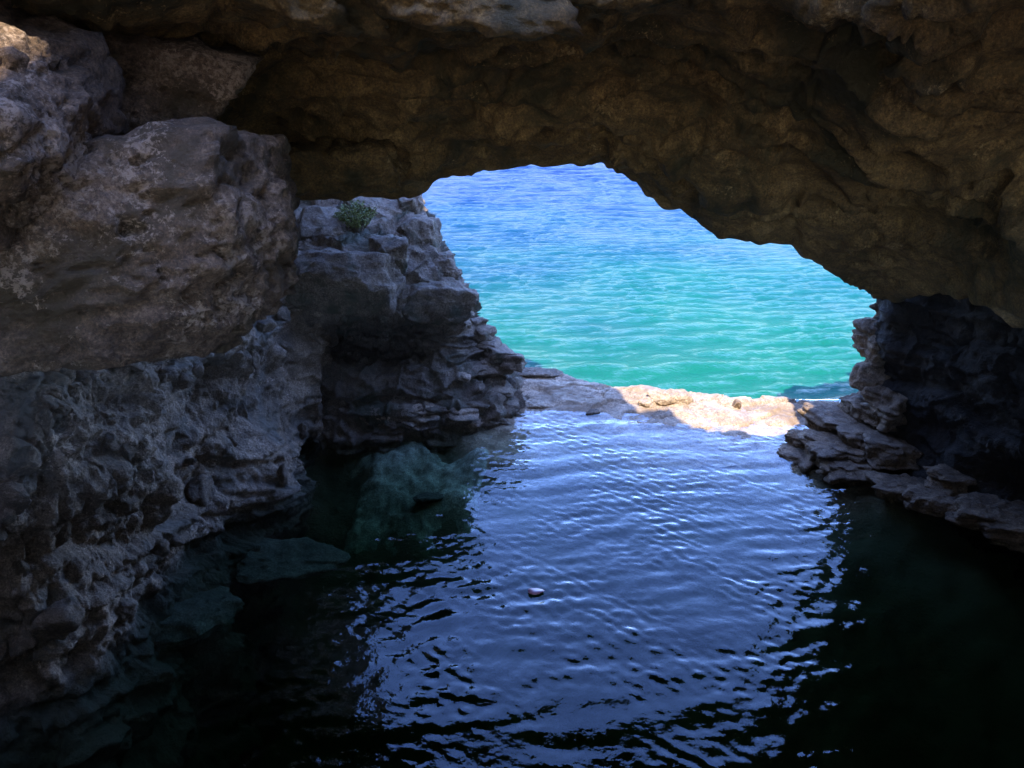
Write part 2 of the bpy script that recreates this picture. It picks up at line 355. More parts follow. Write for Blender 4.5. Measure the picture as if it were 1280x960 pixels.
# ------------------------------------------------------------------ waters
def waves(x, y, seed, comps):
    rng = random.Random(seed); h = np.zeros_like(x)
    p = np.stack([x, y, np.zeros_like(x)], -1)
    for (lam, amp, ang, spread_, n) in comps:
        env = np.clip(0.72 + 0.85 * fbm(p / (lam * 4.5) + seed, 2, seed + n), 0.12, 2.0)
        wx = x + 0.28 * lam * fbm(p / (lam * 2.2), 2, seed + 7); wy = y + 0.28 * lam * fbm(p / (lam * 2.2) + 50, 2, seed + 9)
        for _ in range(n):
            l = lam * rng.uniform(0.7, 1.35); a = R(ang + rng.gauss(0, spread_)); k = 2 * math.pi / l
            ph = k * (wx * math.cos(a) + wy * math.sin(a)) + rng.uniform(0, 6.283)
            s = np.sin(ph); h = h + env * amp / math.sqrt(n) * (s + 0.22 * np.cos(2 * ph))
    return h
# pool: a closed body of water with a rippled top
xs = np.arange(-7.5, 7.5, 0.024); ys = np.arange(0.6, 13.0, 0.024)
X, Y = np.meshgrid(xs, ys); x, y = X.ravel(), Y.ravel()
calm = 0.45 + 0.55 * smooth(-3.2, -0.5, x)
z = waves(x, y, 4, [(0.75, 0.0045, 76, 26, 5), (0.27, 0.0038, 72, 40, 8), (0.14, 0.0027, 82, 60, 8)]) * calm
v = np.stack([x, y, z], -1); nr, nc = X.shape; f = grid_faces(nr, nc)
idx = np.arange(nr * nc).reshape(nr, nc)
loop = np.concatenate([idx[0, :], idx[1:, -1], idx[-1, -2::-1], idx[-2:0:-1, 0]])
low = v[loop].copy(); low[:, 2] = -6.0; base = len(v); m_ = len(loop)
v = np.concatenate([v, low]); i = np.arange(m_); j = (i + 1) % m_
f = np.concatenate([f, np.stack([loop[i], base + i, base + j, loop[j]], -1)])
me = mesh_from('pool_water', v, f, M_POOL)
pool = link('pool_water', me); tag(pool, kind='structure')
bm = bmesh.new(); bm.from_mesh(me); bm.verts.ensure_lookup_table()
bm.faces.new([bm.verts[base + k] for k in reversed(range(m_))]); bm.to_mesh(me); bm.free()

# sea: rows stretch out to the horizon
yy = [12.35]
while yy[-1] < 6000: yy.append(yy[-1] + max(0.035, 0.0035 * yy[-1] if yy[-1] < 70 else 0.05 * yy[-1]))
yy = np.array(yy); uu = np.linspace(-1, 1, 620); half = 9.0 + 0.62 * np.clip(yy - 11, 0, 60) + 1.6 * np.clip(yy - 70, 0, None)
X = uu[None, :] * half[:, None] + 3.0; Y = np.repeat(yy[:, None], len(uu), 1); x, y = X.ravel(), Y.ravel()
fade = 1 - smooth(70, 160, y)
z = -0.2 + fade * waves(x, y, 11, [(2.6, 0.022, 108, 20, 5), (0.85, 0.016, 104, 32, 7), (0.36, 0.011, 98, 45, 8)])
sea = link('sea', mesh_from('sea', np.stack([x, y, z], -1), grid_faces(len(yy), len(uu)), M_SEA)); tag(sea, kind='structure')

# ------------------------------------------------------------------ the rock arch (roof of the grotto)
lip = [(-260, 330, 9.0), (-60, 300, 9.6), (120, 268, 9.9), (260, 252, 9.8), (375, 250, 9.7), (440, 248, 9.6), (512, 246, 9.5), (536, 233, 9.45), (553, 221, 9.4), (590, 218, 9.4), (606, 212, 9.4), (660, 207, 9.4), (740, 205, 9.4),
       (766, 211, 9.4), (781, 222, 9.4), (797, 227, 9.4), (806, 240, 9.4), (830, 258, 9.45), (865, 271, 9.2), (895, 295, 9.0), (935, 301, 8.95), (946, 308, 8.95), (976, 304, 8.95), (993, 306, 8.95), (1006, 322, 8.95),
       (1030, 335, 9.0), (1056, 352, 9.15), (1085, 366, 9.4), (1110, 375, 9.4), (1180, 368, 8.4), (1240, 384, 7.4), (1300, 402, 6.6), (1420, 430, 5.8), (1600, 470, 5.0)]
cols = []
for (px, py, Yl) in lip:
    L_ = P(px, py, Yl)
    t = smooth(900, 1250, np.array([px]))[0]
    pxn = 640 + (px - 640) * 1.12
    Yn = 5.6 - 1.9 * t - 1.1 * (1 - smooth(150, 330, np.array([px]))[0])
    Nn = P(pxn, -70 - 60 * t, Yn)
    if px > 1110: Nn[0] = max(Nn[0], 2.6 + (px - 1110) * 0.004)
    def mix(u, dz): 
        w = Nn * (1 - u) + L_ * u; w[2] += dz; return w
    left = 1 - smooth(690, 800, np.array([px]))[0]
    far_l = 1 - smooth(100, 420, np.array([px]))[0]
    r0 = Nn + np.array([0, 0.2, 3.6]); r05 = Nn + np.array([0, -0.1, 1.0])
    o1 = L_ + np.array([0, 0.18, 0.22]); o2 = L_ + np.array([0, 0.25 * left - 0.15 * (1 - left), 0.9])
    o2 = o2 - np.array([0, 0.4 * (1 - left), 0]); lf2 = 1.3 * (1 - smooth(540, 650, np.array([px]))[0])
    o3 = L_ + np.array([0, 0.15 * left + lf2 - 2.3 * (1 - left), 2.4])
    o4 = L_ + np.array([0, -1.1 * left + 1.6 * lf2 - 3.2 * (1 - left), 4.0])
    t2 = smooth(1070, 1130, np.array([px]))[0]
    if t2 > 0:
        o1 = o1 * (1 - t2) + t2 * (L_ + np.array([0.2, 0.35, 0.05])); o2 = o2 * (1 - t2) + t2 * (L_ + np.array([0.6, 1.3, 0.2]))
        o3 = o3 * (1 - t2) + t2 * (L_ + np.array([1.2, 1.7 + max(0, 9.4 - Yl), 0.5])); o4 = o4 * (1 - t2) + t2 * (L_ + np.array([1.6, 1.6 + max(0, 9.4 - Yl), 2.2]))
    cols.append([r0, r05, Nn, mix(0.25, 0.10), mix(0.5, 0.22), mix(0.68, 0.16), mix(0.82, 0.12), mix(0.92, 0.10), L_, o1, o2, o3, o4])
ctrl = np.swapaxes(np.array(cols), 0, 1)
_lc = np.array([P(*q_) for q_ in lip]); _lp = np.concatenate([np.linspace(a_, b_, 9)[:-1] for a_, b_ in zip(_lc[:-1], _lc[1:])])
def disp_ceil(p, n):
    dm = np.full(len(p), 9.0)
    for q_ in _lp: dm = np.minimum(dm, np.abs(p - q_).max(1))
    away = smooth(0.05, 0.75, dm); disp_ceil.keep = 0.6 * smooth(0.15, 0.5, dm)
    d = 0.16 * fbm(p * 0.55, 4, 101) + 0.07 * fbm(p * 2.2, 4, 102)
    sl = p[:, 1] - 0.22 * p[:, 0] + 0.55 * fbm(p * 0.7, 4, 110)
    d = d + 0.11 * strata(sl, 0.62, 111, 0.4) * smooth(4.0, 6.2, p[:, 1])
    q = p.copy(); q[:, 1] += 0.25 * p[:, 0]; q[:, 2] *= 2.2
    f1, f2, idv = worley(q * np.array([0.55, 0.9, 0.9]) + 0.35 * fbm(p * 1.3, 3, 103)[:, None], 104)
    crack = smooth(0.0, 0.13, f2 - f1)
    d = d - 0.12 * (1 - crack) + 0.16 * (idv - 0.5) * smooth(0.0, 0.2, f2 - f1)
    g1, g2, gi = worley(p * 3.2 + 0.3 * fbm(p * 4, 2, 105)[:, None], 106)
    pits = (gi > 0.86) * (1 - smooth(0.08, 0.4, g1))
    k1, k2, ki = worley(p * 4.2 + 0.25 * fbm(p * 5, 2, 108)[:, None], 109)
    d = d * (0.05 + 0.95 * away) - 0.03 - 0.07 * pits * away + (0.085 - 0.05 * away) * (0.2 + ki * smooth(0, 0.2, k2 - k1)) * np.clip(0.9 - 1.2 * k1, -0.2, 1) + 0.012 * ridged(p * 5.5, 4, 107, 0.55)
    t1, t2, ti = worley(p * 7.0 + 0.2 * fbm(p * 6, 2, 112)[:, None], 113); d = d + 0.075 * (1 - away) * (0.3 + ti * smooth(0, 0.2, t2 - t1)) * np.clip(0.8 - 1.2 * t1, -0.1, 1)
    return d
arch, arch_g, _ = sheet('rock_arch', ctrl, 0.035, 0.035, disp_ceil, M_CEIL, flip=True, smooth_n=60, relax=1)
tag(arch, 'dark brown rock arch spanning the pool, sea showing through beneath it', 'rock arch')

# ------------------------------------------------------------------ left wall, knobbly, rising from the pool
wl_px = [(0, 905), (70, 868), (120, 832), (165, 795), (205, 762), (245, 715), (256, 685), (300, 648), (340, 618), (392, 562), (425, 548)]
bases = [np.array([-5.2, -6.0, 0]), np.array([-4.6, -1.0, 0]), np.array([-4.2, 2.5, 0])] + [Q(a, b, 0) for a, b in wl_px] + [Q(470, 534, 0) + np.array([-1.2, 1.2, 0])]
cols = []
for k, b0 in enumerate(bases):
    c = []
    nxt = bases[min(k + 1, len(bases) - 1)]; prv = bases[max(k - 1, 0)]
    tg = (nxt - prv)[:2]; tg /= np.linalg.norm(tg); inw = np.array([tg[1], -tg[0], 0])       # towards the pool
    for (zz, off) in ((-3.0, 0.5), (-1.2, 0.35), (-0.4, 0.10), (0.0, 0.0), (0.6, -0.05), (1.3, 0.0), (2.0, 0.05), (2.7, -0.25), (3.4, -0.75), (4.6, -1.1), (6.0, -1.2), (8.5, -1.4)):
        w = b0 + inw * off; w = w.copy(); w[2] = zz; c.append(w)
    cols.append(c)
ctrl = np.swapaxes(np.array(cols), 0, 1)
def disp_wall(p, n):
    q = p + 0.10 * np.stack([fbm(p * 2.5, 3, 201), fbm(p * 2.5, 3, 202), fbm(p * 2.5, 3, 203)], -1)
    f1, f2, idv = worley(q * np.array([2.1, 2.1, 2.6]), 204)
    d = 0.30 * fbm(p * 0.8, 3, 205) + 0.07 * strata(p[:, 2] + 0.3 * p[:, 1] + 0.2 * fbm(p * 1.1, 3, 215), 0.42, 216) + (0.04 + 0.20 * idv) * np.clip(1 - 1.35 * f1, -0.2, 1)
    g1, g2, gi = worley(q * 5.5, 207); d = d + 0.055 * (0.3 + gi) * np.clip(1 - 1.3 * g1, -0.2, 1)
    d = d + 0.045 * ridged(q * 3.6, 5, 209, 0.6) + 0.02 * ridged(p * 13, 3, 213)
    h1, h2, hi = worley(q * 1.7 + 4.4, 210); d = d - 0.22 * (hi > 0.72) * (1 - smooth(0.12, 0.36, h1))
    low = 1 - smooth(0.1, 1.4, p[:, 2]); d = d + low * (0.05 * strata(p[:, 2] + 0.25 * p[:, 1] + 0.1 * fbm(p * 1.5, 3, 211), 0.11, 212))
    return d
lwall, lw_g, lw_n = sheet('cave_wall', ctrl, 0.026, 0.026, disp_wall, M_WALL, flip=False, smooth_n=10)
tag(lwall, 'knobbly grey rock wall rising from the pool below the pitted boulder', 'rock wall')

# ------------------------------------------------------------------ right wall: dark recess behind the arch's right foot
rb = [np.array([10.5, 16.0, 0]), np.array([7.6, 13.2, 0]), P(1135, 480, 12.2), P(1098, 470, 11.5), P(1100, 470, 11.0), P(1135, 520, 10.6), Q(1180, 600), Q(1250, 640), Q(1330, 670), np.array([5.9, 5.5, 0]), np.array([6.0, 2.5, 0]), np.array([6.0, -6.0, 0])]
cols = []
for k, b0 in enumerate(rb):
    c = []
    nxt = rb[min(k + 1, len(rb) - 1)]; prv = rb[max(k - 1, 0)]
    tg = (nxt - prv)[:2]; tg /= np.linalg.norm(tg); inw = np.array([tg[1], -tg[0], 0])
    for (zz, off) in ((-3.0, 0.6), (-1.0, 0.3), (-0.2, 0.15), (0.4, 0.05), (1.0, -0.05), (1.8, 0.0), (2.6, 0.1), (3.4, 0.15), (4.6, 0.0), (6.4, -0.4), (13.0, -1.2)):
        w = b0 + inw * off; w = w.copy(); w[2] = zz * (0.35 if k < 8 and zz > 4 else 0.8 if k < 3 and zz > 0 else 1.0); c.append(w)
    cols.append(c)
ctrl = np.swapaxes(np.array(cols), 0, 1)
def disp_right(p, n):
    d = 0.16 * fbm(p * 0.9, 4, 301)
    s = p[:, 2] + 0.18 * fbm(p * 0.9, 3, 302)
    d = d + 0.10 * strata(s, 0.34, 303) + 0.05 * strata(s, 0.13, 304)
    f1, f2, idv = worley(p * np.array([2.0, 2.0, 2.6]), 305); d = d + 0.10 * (idv - 0.4) * np.clip(1.2 - f1 * 1.2, 0, 1) - 0.05 * (1 - smooth(0, 0.08, f2 - f1))
    return d + 0.02 * ridged(p * 6, 4, 307)
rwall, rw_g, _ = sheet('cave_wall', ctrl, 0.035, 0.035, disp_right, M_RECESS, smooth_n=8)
tag(rwall, 'dark layered rock wall in deep shade under the arch at the right', 'rock wall')

# ------------------------------------------------------------------ left outcrop beyond the arch: overhanging cap over a layered foot
oc = [  # px columns; rows as (px, py, dY) relative to a base distance
    (300, 11.7), (372, 11.55), (440, 11.45), (500, 11.5), (545, 11.7), (580, 12.0)]
def ocol(pxs, pys, dY, Y0): return [P(a, b, Y0 + c) for a, b, c in zip(pxs, pys, dY)]
rowsY = [0.0, 0.0, 0.15, 0.35, 1.3, 1.6, 0.6, -0.15, 0.0, 0.25, 0.5, 1.2, 2.0, 2.9, 3.6]
cols = [
 ocol([250] * 15, [700, 560, 520, 470, 440, 415, 405, 398, 350, 312, 300, 280, 262, 240, 215], rowsY, 11.7),
 ocol([330] * 15, [700, 555, 515, 470, 440, 415, 405, 398, 350, 312, 300, 280, 262, 240, 215], rowsY, 11.6),
 ocol([400, 400, 400, 400, 400, 400, 400, 400, 400, 400, 398, 395, 390, 385, 380], [700, 545, 510, 468, 440, 415, 405, 396, 350, 311, 298, 275, 258, 238, 215], rowsY, 11.5),
 ocol([450, 450, 450, 450, 452, 455, 455, 455, 452, 450, 445, 435, 425, 420, 415], [700, 538, 505, 465, 438, 414, 404, 397, 355, 318, 300, 275, 255, 238, 215], rowsY, 11.5),
 ocol([505, 502, 500, 500, 502, 505, 505, 505, 505, 500, 492, 480, 470, 462, 455], [700, 532, 500, 462, 436, 412, 403, 397, 360, 335, 305, 275, 255, 238, 215], rowsY, 11.55),
 ocol([570, 562, 550, 545, 545, 548, 552, 555, 548, 535, 520, 508, 500, 495, 490], [700, 530, 500, 462, 436, 412, 403, 396, 370, 335, 305, 275, 252, 236, 215], [0.0, 0.0, 0.15, 0.3, 0.6, 0.7, 0.2, -0.05, 0.1, 0.3, 0.5, 1.2, 2.0, 2.9, 3.6], 11.75),
 ocol([640, 625, 603, 588, 578, 576, 580, 583, 574, 552, 540, 532, 520, 510, 502], [700, 525, 495, 460, 436, 412, 402, 394, 370, 335, 305, 277, 252, 238, 215], [0.0, 0.1, 0.3, 0.5, 0.6, 0.6, 0.35, 0.3, 0.4, 0.6, 0.9, 1.4, 2.1, 2.9, 3.6], 11.95),
 ocol([690, 660, 630, 604, 590, 584, 586, 588, 580, 558, 546, 537, 525, 514, 506], [540, 505, 480, 452, 430, 410, 400, 392, 368, 333, 303, 277, 252, 238, 215], [1.0, 1.0, 1.0, 1.1, 1.1, 1.1, 1.0, 0.9, 1.0, 1.2, 1.4, 1.9, 2.5, 3.2, 3.8], 11.95),
 ocol([680, 650, 620, 600, 585, 578, 580, 580, 572, 548, 536, 526, 516, 508, 500], [520, 485, 460, 440, 420, 405, 398, 388, 366, 333, 303, 277, 252, 238, 215], [2.5] * 15, 12.2),
 ocol([470] * 15, [520, 485, 460, 440, 420, 405, 398, 388, 366, 333, 303, 277, 252, 238, 215], [5.0] * 15, 12.2),
]
ctrl = np.swapaxes(np.array(cols), 0, 1)
def disp_out(p, n):
    d = 0.10 * fbm(p * 1.1, 4, 401)
    low = 1 - smooth(1.2, 1.9, p[:, 2]); q = rot2(p, 0.14, 1)
    s = q[:, 2] + 0.10 * fbm(p * 1.2, 3, 402)
    d = d + low * (0.11 * strata(s, 0.24, 403) + 0.05 * strata(s, 0.09, 404))
    f1, f2, idv = worley(p * np.array([1.9, 1.9, 2.4]) + 0.2 * fbm(p * 2, 3, 405)[:, None], 406)
    d = d + 0.16 * (idv - 0.5) - 0.08 * (1 - smooth(0, 0.09, f2 - f1))
    g1, g2, gi = worley(p * 6.0, 408); d = d + 0.035 * (gi - 0.3) * (1 - g1)
    return d + 0.03 * ridged(p * 5, 4, 409)
outc, oc_g, _ = sheet('rock_outcrop', ctrl, 0.03, 0.03, disp_out, M_OUT, smooth_n=6)
tag(outc, 'grey overhanging rock outcrop with a layered foot, left of the sea view', 'rock outcrop')

# ------------------------------------------------------------------ unseen rock mass added behind the viewer, cut to block and admit sunlight
NOTCH_X0, NOTCH_X1, NOTCH_Z = -3.98, -3.38, 17.0
disp_cliff = lambda p, n: 0.4 * fbm(p * 0.4, 4, 501) + 0.12 * strata(p[:, 2], 0.9, 502)
for x0_, x1_, top_, st_ in ((-16, NOTCH_X0, 20.6, 0.25), (NOTCH_X0, NOTCH_X1, NOTCH_Z, 0.12), (NOTCH_X1, 16, 20.6, 0.25)):
    cols = [[np.array([X_, -4.3 + off, zz]) for zz, off in ((top_, -3.2), (13.0, -3.0), (8.9, -2.4), (5.35, -0.1), (6.3, 0.2), (11, 0.2), (top_ - 0.8, 0.3), (top_, -1.6))] for X_ in np.linspace(x0_, x1_, 5)]
    cl, _, _ = sheet('cliff', np.swapaxes(np.array(cols), 0, 1), st_, st_, disp_cliff, M_CLIFF); tag(cl, kind='structure')
# unseen ledge added under the viewer to bounce warm sunlight into the cave
cols = [[np.array([X_, y_, zz]) for y_, zz in ((1.0, -3.0), (1.35, 1.5), (1.25, 3.0), (0.6, 3.25), (-1.5, 3.2), (-3.6, 3.3), (-5.0, 3.9), (-9, 4.2), (-22, 4.4))] for X_ in np.linspace(-9, 9, 9)]
cl, _, _ = sheet('viewing_ledge', np.swapaxes(np.array(cols), 0, 1), 0.15, 0.15, lambda p, n: 0.15 * fbm(p * 0.8, 4, 505), M_CLIFF, flip=True); tag(cl, kind='structure')

# unseen tall mass added left beyond the arch to block the western sky
cols = []
for (x_, y_) in ((-11, 9.5), (-7, 10.5), (-4.6, 11.8), (-3.4, 13.6), (-3.5, 16.5), (-6, 20), (-14, 24)):
    cols.append([np.array([x_ - dx_, y_, zz]) for zz, dx_ in ((-3, -0.2), (1, 0.6), (3.2, 0.5), (5.5, 0.0), (8, -0.2), (10.5, 0.3), (11.5, 2.5), (11.8, 8))])
hd, _, _ = sheet('headland', np.swapaxes(np.array(cols), 0, 1), 0.15, 0.15, lambda p, n: 0.35 * fbm(p * 0.5, 4, 511) + 0.15 * strata(p[:, 2], 0.7, 512), M_OUT); tag(hd, kind='structure')

# ------------------------------------------------------------------ big boulders wedged at the upper left
def pitted(seed, n=26, rmin=0.03, rmax=0.09, depth=0.07):
    def f(p):
        rng = random.Random(seed); c = p.mean(0); q = p.copy()
        for _ in range(n):
            i = rng.randrange(len(p)); r = rng.uniform(rmin, rmax); e = np.array([rng.uniform(0.6, 1.6), rng.uniform(0.6, 1.6), rng.uniform(0.5, 1.0)])
            d = np.linalg.norm((p - p[i]) / e, axis=1); w = 1 - smooth(0.35, 1.0, d / r)
            dirn = p - c; dirn /= np.linalg.norm(dirn, axis=1, keepdims=True)
            q = q - dirn * (w * depth * rng.uniform(0.6, 1.3))[:, None]
        return q
    return f
def roughen(p, seed):
    d = p / np.linalg.norm(p, axis=1, keepdims=True)
    w, w2, wi = worley(p * 2.6 + 0.3 * fbm(p * 3, 3, seed)[:, None], seed); c, c2, ci = worley(p * 9, seed + 4)
    return p + d * (0.09 * (wi - 0.5) - 0.04 * (1 - smooth(0, 0.1, w2 - w)) + 0.028 * ridged(p * 6, 5, seed + 8, 0.62) + 0.03 * strata(p[:, 2] + 0.3 * p[:, 0] + 0.12 * fbm(p * 2, 3, seed + 2), 0.21, seed, 0.15) - 0.03 * (ci > 0.7) * (1 - smooth(0.15, 0.4, c)))[:, None]
def boulder(label, px, py, Y, size, seed, rot, mat=None, **kw):
    o = rock('boulder', mat or M_BLD, P(px, py, Y), size, seed, rot, **kw); tag(o, label, 'boulder', 'boulders wedged at the upper left'); return o
boulder('big pitted grey boulder jutting out above the knobbly wall', 82, 314, 5.05, (1.36, 0.9, 0.60), 7, (0.05, -0.10, 0.1), sub=6, box=0.16, cuts=8, k=11, amp=0.05, freq=2.6, octv=6, extra=lambda p: pitted(3, 110, 0.025, 0.075, 0.09)(roughen(p, 71)))
boulder('large smooth-faced boulder at the left edge with a sunlit crest', -75, 160, 4.4, (0.66, 0.62, 0.60), 12, (0.0, 0.35, 0.2), sub=6, box=0.2, cuts=8, k=11, amp=0.05, freq=2.4, octv=6, extra=lambda p: roughen(p, 72))
boulder('smaller rounded boulder behind the pitted one, under the roof', 180, 95, 6.0, (0.54, 0.5, 0.30), 21, (0.1, 0.18, 0.3), sub=5, box=0.2, cuts=8, k=8, amp=0.05, octv=5, extra=lambda p: roughen(p, 73))

def layered(seed, thick=0.07, amp=0.16, rag=0.10, fr=4.0):
    def f(p):
        s_ = strata(p[:, 2] + 0.35 * thick * fbm(p * fr, 2, seed), thick, seed, 0.3); g = 1 + amp * s_ + rag * fbm(p * fr, 4, seed + 3)
        w, w2, wi = worley(p * fr * 1.1, seed + 5); g = g + 0.16 * (wi - 0.5)
        q = p.copy(); q[:, 0] *= g; q[:, 1] *= g; q[:, 2] += 0.25 * thick * (wi - 0.5); return q
    return f
# ------------------------------------------------------------------ blocks of the arch: slabs standing proud of its underside, plus two unseen light-blocking caps
def piece(name, parent, mat, loc, size, seed, rot=(0, 0, 0), label=None, **kw):
    kw = dict(dict(sub=4, box=0.14, cuts=7, k=12, amp=0.045, octv=5), **kw)
    o = rock(name, mat, loc, size, seed, rot, parent, **kw)
    if label: o['label'] = label
    return o
for k, (px, py, Y_, sz, rot) in enumerate([
        (575, -22, 4.5, (0.50, 0.45, 0.17), (0.12, 0.05, 0.1)), (770, -30, 4.6, (0.34, 0.4, 0.15), (0.1, -0.1, 0.3)), (380, 5, 5.2, (0.42, 0.4, 0.16), (0.1, 0.12, 0.2)),
        (1210, 280, 10.2, (1.4, 1.2, 0.7), (0.0, 0.1, 0.1)), (1420, 300, 9.6, (1.6, 2.4, 0.9), (0.0, 0.1, 0.1)), (420, 205, 8.2, (0.62, 0.4, 0.2), (0.1, 0.0, -0.1))]):  # first two on this line: unseen caps added to block skylight above the right wall
    g = snap(arch_g, px, max(py, -60), Y_) if Y_ < 9 else P(px, py, Y_); fct = g[1] / Y_
    piece('ceiling_block', arch, M_CEIL, g, [v_ * fct for v_ in sz], 600 + k, rot, sub=5, k=20, amp=0.08, freq=3.0, extra=lambda p: roughen(p, 620 + k))

# ------------------------------------------------------------------ stones bedded in the left wall
rng = random.Random(77)
stone_me = [mesh_from('stone', *(lambda pf: (pf[0], pf[1]))(rock_points(700 + k, (1.0, 0.85, 0.75), sub=4, cuts=16, k=22, amp=0.16, freq=2.2, octv=5)), M_STONE) for k in range(7)]
nr, nc = lw_g.shape[:2]; cnt = 0
while cnt < 95:
    i_, j_ = rng.randrange(nr), rng.randrange(nc); w = lw_g[i_, j_]
    if not (0.15 < w[2] < 3.3 and w[1] > 4.8): continue
    r_ = rng.uniform(0.05, 0.13) * (1 if rng.random() < 0.85 else 1.6)
    o = link('stone', stone_me[cnt % 7], lwall, w - lw_n[i_, j_] * 0.35 * r_)
    o.scale = (r_ * rng.uniform(0.8, 1.3), r_ * rng.uniform(0.8, 1.2), r_ * rng.uniform(0.6, 1.0)); o.rotation_euler = [rng.uniform(0, 6.28) for _ in range(3)]; cnt += 1

# ------------------------------------------------------------------ blocks and slabs of the outcrop
for k, (px, py, Y_, sz, rot) in enumerate([
        (488, 318, 11.75, (0.27, 0.3, 0.26), (0.05, 0.05, 0.25)), (512, 258, 13.6, (0.20, 0.35, 0.17), (0, 0, 0.2)), (520, 296, 12.9, (0.34, 0.4, 0.34), (0.1, 0.05, 0.4)),
        (553, 338, 12.5, (0.22, 0.3, 0.22), (0, 0.1, 0.3)), (540, 372, 12.0, (0.48, 0.45, 0.28), (0.08, 0.12, 0.3)), (420, 352, 11.5, (0.85, 0.4, 0.42), (0.1, 0.02, 0.0)),
        (415, 283, 12.6, (0.45, 0.5, 0.2), (0.3, 0.25, 0.2)), (465, 262, 13.4, (0.5, 0.5, 0.22), (0.2, 0.3, 0.1))]):
    piece('rock_block', outc, M_OUT, P(px, py, Y_), sz, 800 + k, rot, sub=5, k=30, amp=0.07, freq=3.2, extra=layered(800 + k, 0.22, 0.04, 0.06, 3.0))
rng = random.Random(5)
for k in range(24):
    px = rng.uniform(440, 655); u = rng.random(); top = 455 + 0.0 * px if px < 590 else 455 + (px - 590) * 0.8
    py = top + u * (528 - top); g = P(px, py, 11.76 + max(0, px - 540) * 0.006 + 0.45 * (1 - u))
    piece('rock_slab', outc, M_OUT if k % 3 else M_STONE, g, (rng.uniform(0.16, 0.34), rng.uniform(0.2, 0.35), rng.uniform(0.05, 0.11)), 830 + k, (rng.gauss(0, 0.08), 0.14 + rng.gauss(0, 0.08), rng.uniform(-0.6, 0.6)), sub=4, k=26, extra=layered(830 + k, 0.05, 0.14, 0.12, 6.0))
for k, (px, py, sz) in enumerate([(607, 432, 0.16), (622, 443, 0.17), (600, 415, 0.15), (640, 452, 0.16), (615, 455, 0.2), (592, 405, 0.13)]):
    piece('rock_slab', outc, M_OUT, P(px, py, 12.9 - 0.004 * (px - 590)), (sz * 1.4, sz * 1.3, sz * 0.8), 870 + k, (0.1, 0.2, 0.5 * k), sub=4, k=28, extra=layered(870 + k, 0.07, 0.12, 0.1, 6.0))

# ------------------------------------------------------------------ right foot of the arch: stacked ledges and rounded stones
for k, (px, py, Y_, sz, rot, lab) in enumerate([
        (1086, 470, 11.3, (0.24, 0.25, 0.24), (0, 0, 0.3), 'rounded knob of rock on the edge of the opening'),
        (1100, 425, 11.4, (0.25, 0.3, 0.32), (0, 0, 0.2), None), (1125, 398, 11.4, (0.30, 0.3, 0.3), (0, 0, 0.5), None), (1075, 508, 11.35, (0.22, 0.3, 0.16), (0, -0.3, 0.2), None),
        (1040, 528, 11.3, (0.34, 0.35, 0.17), (0.05, 0.1, 0.2), None), (1075, 540, 11.0, (0.42, 0.4, 0.12), (0.05, 0.12, 0.1), None), (1055, 560, 10.7, (0.50, 0.36, 0.085), (0.05, 0.12, 0.15), None),
        (1030, 556, 11.0, (0.42, 0.35, 0.10), (0.04, 0.08, 0.2), None), (1015, 571, 10.85, (0.45, 0.35, 0.075), (0.02, 0.06, 0.3), None), (1065, 585, 10.3, (0.45, 0.35, 0.10), (0.05, 0.10, 0.2), None),
        (1110, 562, 10.5, (0.4, 0.35, 0.16), (0.0, 0.12, 0.1), None), (1120, 510, 11.0, (0.42, 0.35, 0.28), (0.0, 0.1, 0.4), None),
        (1130, 612, 9.75, (0.42, 0.3, 0.10), (0.05, 0.05, -0.1), None), (1180, 628, 9.4, (0.45, 0.3, 0.13), (0.0, 0.05, -0.3), None), (1240, 645, 9.0, (0.45, 0.35, 0.15), (0.05, 0.05, -0.4), None), (1300, 668, 8.6, (0.5, 0.35, 0.16), (0, 0, -0.5), None),
        (1200, 600, 9.7, (0.4, 0.3, 0.14), (0, 0.1, 0.2), None)]):
    piece('rounded_knob' if k == 0 else 'rock_ledge', rwall, M_RIGHT, P(px, py, Y_), sz, 900 + k, rot, lab, sub=5, k=7 if k == 0 else 24, box=0.1 if k else 0.3, amp=0.06, freq=3.0, extra=None if k == 0 else layered(900 + k, 0.045, 0.13, 0.20, 5.5))

# ------------------------------------------------------------------ loose rocks on the shelf
def shelf_rock(label, px, py, sz, seed, rot=(0, 0, 0), zoff=0.0, mat=None):
    g = Q(px, py, 0.12); g[2] = float(bed_height(np.array([g[0]]), np.array([g[1]]))[0]) + sz[2] * 0.35 + zoff
    o = rock('shelf_rock', mat or M_SHELF, g, sz, seed, rot, sub=5, box=0.2, cuts=8, k=9, amp=0.09, freq=3.2, octv=5); tag(o, label, 'rock', 'rocks lying on the shelf'); return o
shelf_rock('long low rock hump on the shelf where shade meets sun', 838, 497, (0.36, 0.16, 0.13), 31, (0, 0.05, 0.1))
shelf_rock('short knobbly lump at the left end of the shelf hump', 812, 499, (0.2, 0.13, 0.09), 32, (0, 0, 0.6))
shelf_rock('small dark stone alone on the sunlit sea edge of the shelf', 922, 501, (0.07, 0.07, 0.08), 33, (0, 0.2, 0), mat=M_RIGHT)
shelf_rock('flat grey ledge stone at the left sea edge of the shelf', 665, 466, (0.42, 0.2, 0.05), 34, (0, 0.05, 0.1), mat=M_OUT)
shelf_rock('cracked flat slab near the left foot of the shelf', 672, 498, (0.26, 0.16, 0.05), 35, (0, 0.06, 0.2))
shelf_rock('little flat stone in mid shelf by the waterline', 742, 507, (0.10, 0.07, 0.04), 36, (0, 0, 0.3), mat=M_OUT)

